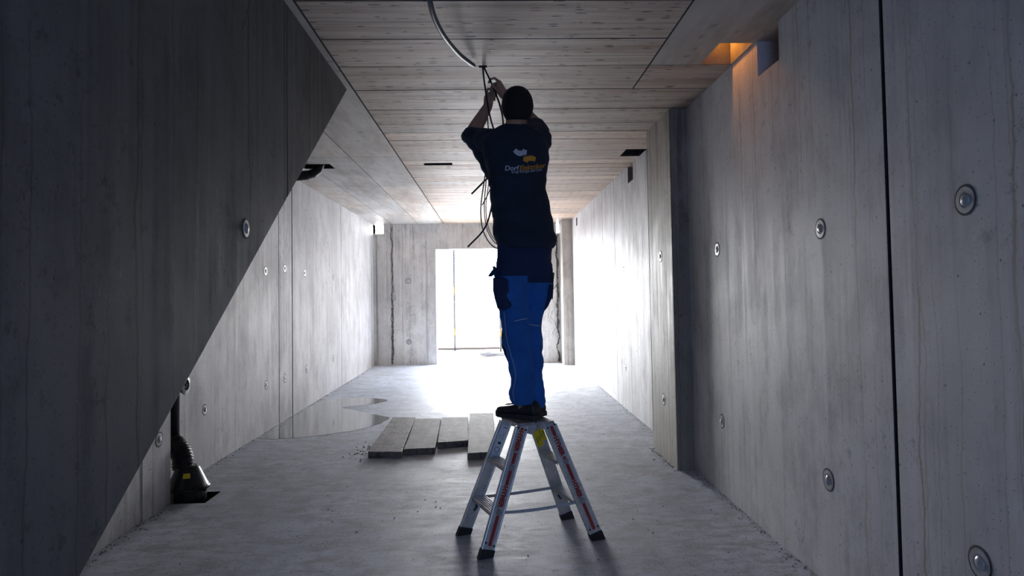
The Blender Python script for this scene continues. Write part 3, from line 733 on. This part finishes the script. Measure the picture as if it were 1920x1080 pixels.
caps(mb, [ANL, ANL+Vector((-.02, .01, -.045)), ANL+Vector((-.08, .055, -.078))], [.030, .022, .010]); caps(mb, [ANR, ANR+Vector((-.02, .01, -.045)), ANR+Vector((-.08, .055, -.078))], [.030, .022, .010])
def hand(W, palm, fingers):
    for pts, r in palm: caps(mb, [at(x, y, Y=Y) for x, y, Y in pts], r, 12)
    for pts in fingers:
        P_ = [at(x, y, Y=Y) for x, y, Y in pts]; n = len(P_)
        caps(mb, P_, [.0098-.0022*i/(n-1) for i in range(n)], 10)
hand(WRL, [([(914, 201, 4.10), (912, 183, 4.10)], [.026, .016]), ([(915, 200, 4.10), (917, 181, 4.105)], [.026, .017]), ([(916, 199, 4.10), (921.5, 184, 4.11)], [.025, .016])],
     [[(912.5, 183, 4.10), (912, 172, 4.10), (915.5, 166.5, 4.095), (920, 167.5, 4.09), (923.5, 171, 4.09)],
      [(916.5, 181, 4.11), (918, 174.5, 4.125), (922, 171, 4.13), (926, 173.5, 4.125)],
      [(920, 182, 4.12), (923.5, 177, 4.14), (927, 177.5, 4.14), (928.5, 181, 4.13)],
      [(922.5, 186, 4.12), (926, 184, 4.14), (927.5, 188, 4.13)],
      [(917, 194, 4.09), (923, 187, 4.075), (926, 180, 4.075), (926, 174, 4.08)]])
hand(WRR, [([(945, 177, 4.13), (936, 155, 4.12)], [.026, .017]), ([(944, 178, 4.13), (933, 160, 4.12)], [.025, .017]), ([(943, 179, 4.13), (933, 166, 4.115)], [.024, .016])],
     [[(936, 153.5, 4.12), (927.5, 146.5, 4.12), (919.5, 148.5, 4.115), (916.5, 155, 4.11)],
      [(933.5, 157, 4.125), (925.5, 157.5, 4.13), (921.5, 163, 4.125), (922, 168, 4.115)],
      [(932, 162, 4.13), (925.5, 164, 4.14), (924.5, 171, 4.13), (927, 174.5, 4.12)],
      [(932, 167, 4.125), (928, 171, 4.135), (929.5, 176.5, 4.125)],
      [(938, 171, 4.105), (931, 168, 4.085), (926, 163, 4.08), (922.5, 159, 4.085)]])
body = remesh(mb.build('body', M['skin'], per), .0042, 2)
for s in (-1, 1):
    mb = MB(); e = fc+Vector((s*.031-.002, .006, .020)); mb.lathe([(.002, .006), (.009, .003), (.0115, -.002), (.009, -.008)], e, (0, 1, 0), 12); mb.build('eye', M['white'], per, smooth=True)
# beanie
mb = MB(); bc = at(970, 199, Y=3.885); sz = (.0915, .112, .112)
rings = []
for i in range(16):
    a_ = .06+i/15*1.95; rr_ = math.sin(min(a_, 1.62))**.85 if a_ < 1.62 else 1.0-.30*((a_-1.62)/.39)**1.5
    rings.append([bc+Vector((sz[0]*rr_*math.cos(2*math.pi*k/36)*(1+.008*(k % 2)), sz[1]*rr_*math.sin(2*math.pi*k/36), sz[2]*math.cos(a_)*(1.0 if a_ < 1.57 else 1.75)-(.012*math.sin(2*math.pi*k/36+math.pi) if a_ > 1.4 else 0))) for k in range(36)])
mb.loft(rings, True); mb.build('beanie', M['beanie'], per, smooth=True)
# shirt
mb = MB(); RT = math.radians(8)
mb.loft([ring_at(*q, rot=0.14) for q in ((236, 944, 992, 3.88, .055), (241, 934, 1000, 3.88, .070), (247, 920, 1012, 3.88, .085), (257, 906, 1026, 3.875, .10), (272, 903, 1031, 3.87, .112), (295, 906, 1032, 3.865, .120), (325, 914, 1027, 3.86, .122), (353, 917, 1025, 3.855, .118), (392, 921, 1032, 3.85, .122), (425, 924, 1040, 3.85, .128), (440, 924, 1043, 3.85, .132), (449, 928, 1045, 3.85, .134), (457, 929, 1043, 3.85, .134), (467, 933, 1039, 3.85, .130))])
caps(mb, [SHL, SHL.lerp(ELL, .5), ELL+Vector((0, -.005, 0))], [.078, .066, .058], 18)
caps(mb, [at(884, 262, Y=4.02), at(908, 292, Y=3.93), at(925, 322, Y=3.88)], [.040, .048, .055], 16)
caps(mb, [SHR, SHR.lerp(ELR, .5)+Vector((.004, 0, 0)), SHR.lerp(ELR, .85)], [.075, .064, .056], 18)
shirt = remesh(mb.build('shirt', M['shirt'], per), .0075, 5)
def wrinkle(o, amp, sc_, seedv, zf=lambda p: 1):
    me = o.data; nr = [v.normal.copy() for v in me.vertices]
    for v, n in zip(me.vertices, nr):
        q = Vector((v.co.x*sc_[0], v.co.y*sc_[1], v.co.z*sc_[2]))+seedv
        v.co += n*amp*zf(v.co)*noise.noise(q)
wrinkle(shirt, .010, (7, 7, 16), Vector((3, 1, 2))); wrinkle(shirt, .004, (20, 20, 34), Vector((7, 7, 1)))
# trousers
mb = MB()
mb.loft([ring_at(*q, rot=.25) for q in ((446, 935, 1035, 3.85, .105), (460, 931, 1038, 3.85, .112), (490, 929, 1036, 3.85, .125), (515, 928, 1035, 3.855, .120), (530, 934, 1030, 3.86, .09), (545, 945, 1020, 3.86, .06))])
mb.loft([ring_at(*q) for q in ((495, 932, 990, 3.825, .095), (520, 928, 989, 3.82, .098), (557, 930, 990, 3.81, .092), (580, 936, 990, 3.805, .085), (610, 940, 992, 3.80, .076), (640, 943, 997, 3.797, .074), (667, 950, 997, 3.793, .074), (700, 956, 1001, 3.79, .070), (735, 956, 1002.5, 3.785, .074), (750, 959, 1002, 3.783, .074), (758, 963, 1000, 3.782, .070))])
mb.loft([ring_at(*q) for q in ((495, 985, 1036, 3.90, .09), (520, 980, 1036, 3.905, .092), (557, 982, 1033, 3.905, .086), (582, 983, 1021, 3.905, .08), (610, 984, 1014, 3.90, .073), (640, 986, 1016.5, 3.897, .072), (667, 988, 1019, 3.895, .070), (700, 990, 1017, 3.89, .066), (735, 992, 1021, 3.885, .068), (750, 993, 1021, 3.882, .072), (764, 993, 1019, 3.88, .068))])
tro = remesh(mb.build('trousers', [M['blue'], M['navy']], per), .0075, 5)
wrinkle(tro, .014, (8, 8, 17), Vector((1, 5, 9)), lambda p: .5 if p.z > 1.3 else 1.0); wrinkle(tro, .004, (22, 22, 30), Vector((8, 2, 4)))
zt1 = at(975, 517, Y=3.72).z; zt2 = at(1010, 530, Y=3.80).z; xs = at(989.5, 525, Y=3.74).x
bm = bmesh.new(); bm.from_mesh(tro.data)
for co_, no_ in (((0, 0, zt1), (0, 0, 1)), ((0, 0, zt2), (0, 0, 1)), ((xs, 0, 0), (1, 0, 0))): bmesh.ops.bisect_plane(bm, geom=bm.verts[:]+bm.edges[:]+bm.faces[:], dist=1e-5, plane_co=co_, plane_no=no_)
bm.to_mesh(tro.data); bm.free()
for p in tro.data.polygons:
    p.use_smooth = True
    c_ = p.center; p.material_index = 1 if c_.z > (zt1 if c_.x < xs else zt2) else 0
def bvh(o):
    dg = bpy.context.evaluated_depsgraph_get(); me = o.data
    return BVHTree.FromPolygons([v.co.copy() for v in me.vertices], [tuple(p.vertices) for p in me.polygons])
bt = bvh(tro); bs = bvh(shirt)
def hit(tree, px, py, lift=.002):
    d = (at(px, py, Y=5)-CAM).normalized(); h = tree.ray_cast(CAM, d)
    return (h[0]+(h[1] if h[1].dot(d) < 0 else -h[1])*lift) if h[0] else at(px, py, Y=3.74)
def strip(tree, pts, w_, name, mat, parent):
    P_ = [hit(tree, *q) for q in pts]; mb = MB(); mb.tube(P_, w_, 6); return mb.build(name, mat, parent, smooth=True)
strip(bt, [(964+i*2.4, 602-.5*i, 0.0005) for i in range(11)], .0022, 'piping', M['pipe'], tro)
strip(bt, [(991.5+i*2.1, 608.5+.25*i, 0.0005) for i in range(11)], .0022, 'piping', M['pipe'], tro)
sm = curve_pts([(945, 584, 0), (947, 605, 0), (950, 635, 0), (958, 665, 0), (966, 695, 0), (966, 715, 0), (962, 735, 0), (964, 752, 0)], 5)
strip(bt, [(q.x, q.y, 0.0) for q in sm], .0016, 'seam', M['pipe'], tro)
# holster pockets, knee pad
mb = MB(); mb.loft([ring_at(*q, n=20) for q in ((520, 924, 958, 3.765, .035), (524, 923, 961, 3.765, .048), (540, 924, 963, 3.765, .052), (557, 926, 965, 3.765, .052), (570, 930, 965, 3.765, .050), (577, 932, 962, 3.765, .044), (580, 935, 955, 3.765, .034))])
pk = remesh(mb.build('holster_pocket', M['navy'], tro), .006, 3); wrinkle(pk, .006, (18, 18, 18), Vector((2, 2, 2)))
mb = MB(); mb.loft([ring_at(*q, n=20) for q in ((533, 1026, 1038, 3.885, .05), (545, 1024, 1037, 3.885, .06), (560, 1021, 1034, 3.885, .06), (575, 1019, 1027, 3.885, .05), (582, 1018, 1022, 3.885, .03))])
remesh(mb.build('holster_pocket', M['navy'], tro), .005, 3)
mb = MB(); mb.loft([ring_at(*q, n=20) for q in ((612, 941, 950, 3.86, .035), (630, 940, 954, 3.87, .05), (648, 940, 956, 3.87, .05), (665, 946, 958, 3.87, .045), (678, 951, 960, 3.86, .03))])
remesh(mb.build('knee_pad', M['navy'], tro), .005, 3)
mb = MB(); mb.tube([at(930, 506, Y=3.76), at(921, 515, Y=3.755), at(915, 518.5, Y=3.75)], [.016, .012, .003], 8); mb.tube([at(931, 520, Y=3.76), at(928, 508, Y=3.76), at(926, 499, Y=3.76)], [.012, .012, .008], 8); mb.build('pocket_tool_grip', M['navy'], tro)
M['green'] = plain('green_pen_cap', (.02, .12, .05), .4)
mb = MB(); mb.tube([at(1035, 560, Y=3.86), at(1036, 530, Y=3.86), at(1037.5, 512, Y=3.86)], .0055, 10); mb.build('pen', M['rubber'], tro, smooth=True)['label'] = 'dark pen with green cap'
mb = MB(); mb.tube([at(1036.8, 520, Y=3.858), at(1037.5, 511, Y=3.858)], .0066, 10); mb.build('pen_cap', M['green'], tro, smooth=True)
# shoes
def shoe(heel, toe, name):
    H_ = Vector(heel); T_ = Vector(toe); d = (T_-H_); L_ = d.length; d.normalize(); n = Vector((-d.y, d.x, 0)); up = Vector((0, 0, 1))
    mb = MB(); S = [(0.0, .030, .070), (.04, .036, .088), (.10, .038, .100), (.16, .036, .102), (.24, .036, .104), (.34, .037, .096), (.48, .041, .082), (.62, .046, .070), (.76, .048, .063), (.88, .045, .060), (.95, .036, .054), (.99, .022, .044), (1.0, .010, .034)]
    rings = []
    for s_, hw, h_ in S:
        c_ = H_+d*(L_*s_); r_ = []
        for k in range(20):
            t_ = 2*math.pi*k/20; r_.append(c_+n*hw*math.copysign(abs(math.cos(t_))**.75, math.cos(t_))+up*(.016+(h_-.016)*.5+(h_-.016)*.5*math.copysign(abs(math.sin(t_))**.7, math.sin(t_))))
        rings.append(r_)
    mb.loft(rings); sh = mb.build(name, M['shoe'], per, smooth=True)
    mb = MB(); rings = []
    for s_, hw, h_ in S:
        c_ = H_+d*(L_*(-.012+s_*1.024)); q = hw*1.08+.002; lf = .010*max(0, (s_-.8)/.2)**2
        rings.append([c_+n*x+up*(z+lf) for x, z in ((-q, .001), (q, .001), (q*1.02, .012), (q*.98, .026), (-q*.98, .026), (-q*1.02, .012))])
    mb.loft(rings); mb.build('sole', M['sole'], sh)
    mb = MB(); caps(mb, [H_+d*(L_*.17)+up*.070, H_+d*(L_*.165)+up*.080], [.032, .030], 16); mb.build('collar', M['shoe'], sh, smooth=True)
    for k in range(4):
        mb = MB(); s_ = .34+.075*k; z_ = .094-.0085*k*1.3; c_ = H_+d*(L_*s_); mb.tube([c_+n*.026+up*(z_-.008), c_+up*(z_+.003), c_-n*.026+up*(z_-.008)], .003, 6)
        mb.build('lace', M['rubber'], sh)
    for a_, b2 in (((.34, .034), (.42, .062)), ((.60, .030), (.70, .034)), ((.06, .03), (.16, .034))):
        mb = MB(); mb.tube([H_+d*(L_*a_[0])-n*.0385+up*a_[1], H_+d*(L_*b2[0])-n*.0385+up*b2[1]], .004, 6)
        mb.build('trim', M['lime'], sh)['label'] = 'yellow trim'
shoe((.247, 3.752, ZP), (.030, 3.905, ZP), 'shoe'); shoe((.282, 3.848, ZP), (.075, 4.005, ZP), 'shoe')
# print on the back of the shirt
def printed(V, F, to_px, name, mat, lift=.0025):
    mb = MB(); mb.add([hit(bs, *to_px(v), lift) for v in V], F); return mb.build(name, mat, shirt, fix=False)
def line_text(s, x0, x1, ya, yb, hpx, name, mat, bold=.0, shear=.0, bow=0.):
    V, F = text_data(s, 1.0, bold, shear); a0 = min(v.x for v in V); a1 = max(v.x for v in V)
    def to(v):
        t_ = (v.x-a0)/(a1-a0); return (x0+(x1-x0)*t_, ya+(yb-ya)*(t_+bow*(t_*t_-t_))-v.y/.7*hpx)
    return printed(V, F, to, name, mat)
line_text('Dorf', 947, 973.5, 320, 319.6, 9.3, 'logo_text', M['white'], .02, .12)
line_text('Elektriker', 974.2, 1022.5, 319.8, 314.2, 9.3, 'logo_text', M['amber'], .012, .12, .35)
line_text('bringt Energie und Licht', 959.5, 1016, 325.3, 320.3, 5.0, 'logo_text', M['white'], .0, .0, .3)
def arrow(poly, name, mat):
    P_ = [(930+x/13.5, 260+y/13.5) for x, y in poly]; n = len(P_)
    bm = bmesh.new(); vs2 = [bm.verts.new((x, y, 0)) for x, y in P_]; bm.faces.new(vs2); bmesh.ops.triangulate(bm, faces=bm.faces); bmesh.ops.subdivide_edges(bm, edges=bm.edges, cuts=3, use_grid_fill=True)
    bm.verts.index_update(); V = [v.co.copy() for v in bm.verts]; F = [tuple(v.index for v in f.verts) for f in bm.faces]; bm.free()
    printed(V, F, lambda v: (v.x, v.y), name, mat)
arrow([(430, 330), (505, 250), (555, 297), (620, 312), (680, 300), (665, 258), (785, 300), (755, 440), (725, 405), (640, 442), (560, 437), (490, 397)], 'logo_arrow', M['white'])
arrow([(710, 440), (740, 462), (800, 440), (880, 432), (950, 445), (1010, 480), (980, 578), (905, 560), (850, 565), (790, 580), (800, 615), (678, 562)], 'logo_arrow', M['amber'])
mb = MB(); P_ = [hit(bs, x, y, .004) for x, y in ((924.5, 407), (926.5, 408), (927.5, 413), (925.5, 413))]; mb.add(P_, [(0, 1, 2, 3)]); mb.build('hem_tag', M['white'], shirt)

# ------------------------------------------------------------------ wires and conduit
M['wire'] = plain('black_cable', (.018, .018, .02), .45, var=.1)
M['wiregrey'] = plain('grey_cable', (.11, .105, .10), .5, var=.1)
M['conduit'] = plain('grey_flex_conduit', (.075, .085, .10), .45, var=.15, scale=90)
def wire(label, ctrl, r, mat='wire', group='cables hanging from the ceiling hole', name='cable', cat='cable'):
    mb = MB(); mb.tube(curve_pts(ctrl, 8), r, 8); return tag(mb.build(name, M[mat], smooth=True), label, cat, group)
top1 = at(905, 125, Z=CEIL+.03); top2 = at(907.5, 125, Z=CEIL+.03)
wire('black cable dropping straight from the ceiling hole into the left hand', [top1, at(905.5, 127, Z=CEIL-.005), at(907.5, 148, Y=4.10), at(910.5, 170, Y=4.088), at(913.5, 190, Y=4.075), at(918, 215, Y=4.06), at(925, 240, Y=4.06), at(934, 262, Y=4.06), at(935, 300, Y=4.06), at(928, 345, Y=4.06), at(919, 400, Y=4.06), at(906, 432, Y=4.07), at(877, 463, Y=4.10)], .0052)
wire('black cable slanting from the ceiling hole into the right hand beside the beanie', [top2, at(908, 127, Z=CEIL-.005), at(914, 140, Y=4.11), at(921, 155, Y=4.10), at(929, 174, Y=4.10), at(936.5, 195, Y=4.08), at(942, 218, Y=4.07), at(943.5, 245, Y=4.07), at(941, 300, Y=4.07), at(930, 320, Y=4.07), at(916, 332, Y=4.08), at(884, 364, Y=4.09)], .0055)
wire('thin cable making the wide outer loop left of the waist', [at(914, 216, Y=4.09), at(915, 235, Y=4.085), at(917, 262, Y=4.08), at(914, 300, Y=4.075), at(907, 345, Y=4.08), at(901.5, 390, Y=4.08), at(904, 425, Y=4.08), at(913, 448, Y=4.08), at(926, 463, Y=4.08), at(945, 470, Y=4.08)], .0036, 'wiregrey')
wire('thin cable making the middle loop left of the waist', [at(930, 270, Y=4.10), at(914, 315, Y=4.09), at(911, 345, Y=4.09), at(908, 388, Y=4.09), at(911, 420, Y=4.09), at(919, 443, Y=4.09), at(932, 458, Y=4.09), at(950, 465, Y=4.09)], .0030, 'wiregrey')
wire('thin cable making the inner loop closest to the shirt', [at(938, 285, Y=4.11), at(920, 330, Y=4.10), at(914, 360, Y=4.10), at(911, 390, Y=4.10), at(914, 420, Y=4.10), at(922, 442, Y=4.10), at(934, 455, Y=4.10)], .0026, 'wiregrey')
wire('short stiff cable end poking out left of the shirt below the arm', [at(935, 330, Y=4.07), at(922, 350, Y=4.06), at(914, 366, Y=4.06), at(904, 385, Y=4.06)], .0032)
cd = [(792, -60, 2.705), (799, -25, 2.64), (805.5, 0, 2.60), (814, 32, 2.585), (832, 67, 2.59), (858, 99, 2.63), (876, 114, 2.665), (888, 122.5, 2.69)]
wire('thick grey flexible conduit curving across under the ceiling towards the hole', [at(x, y, Z=z) for x, y, z in cd], .0125, 'conduit', None, 'flexible_conduit', 'conduit')
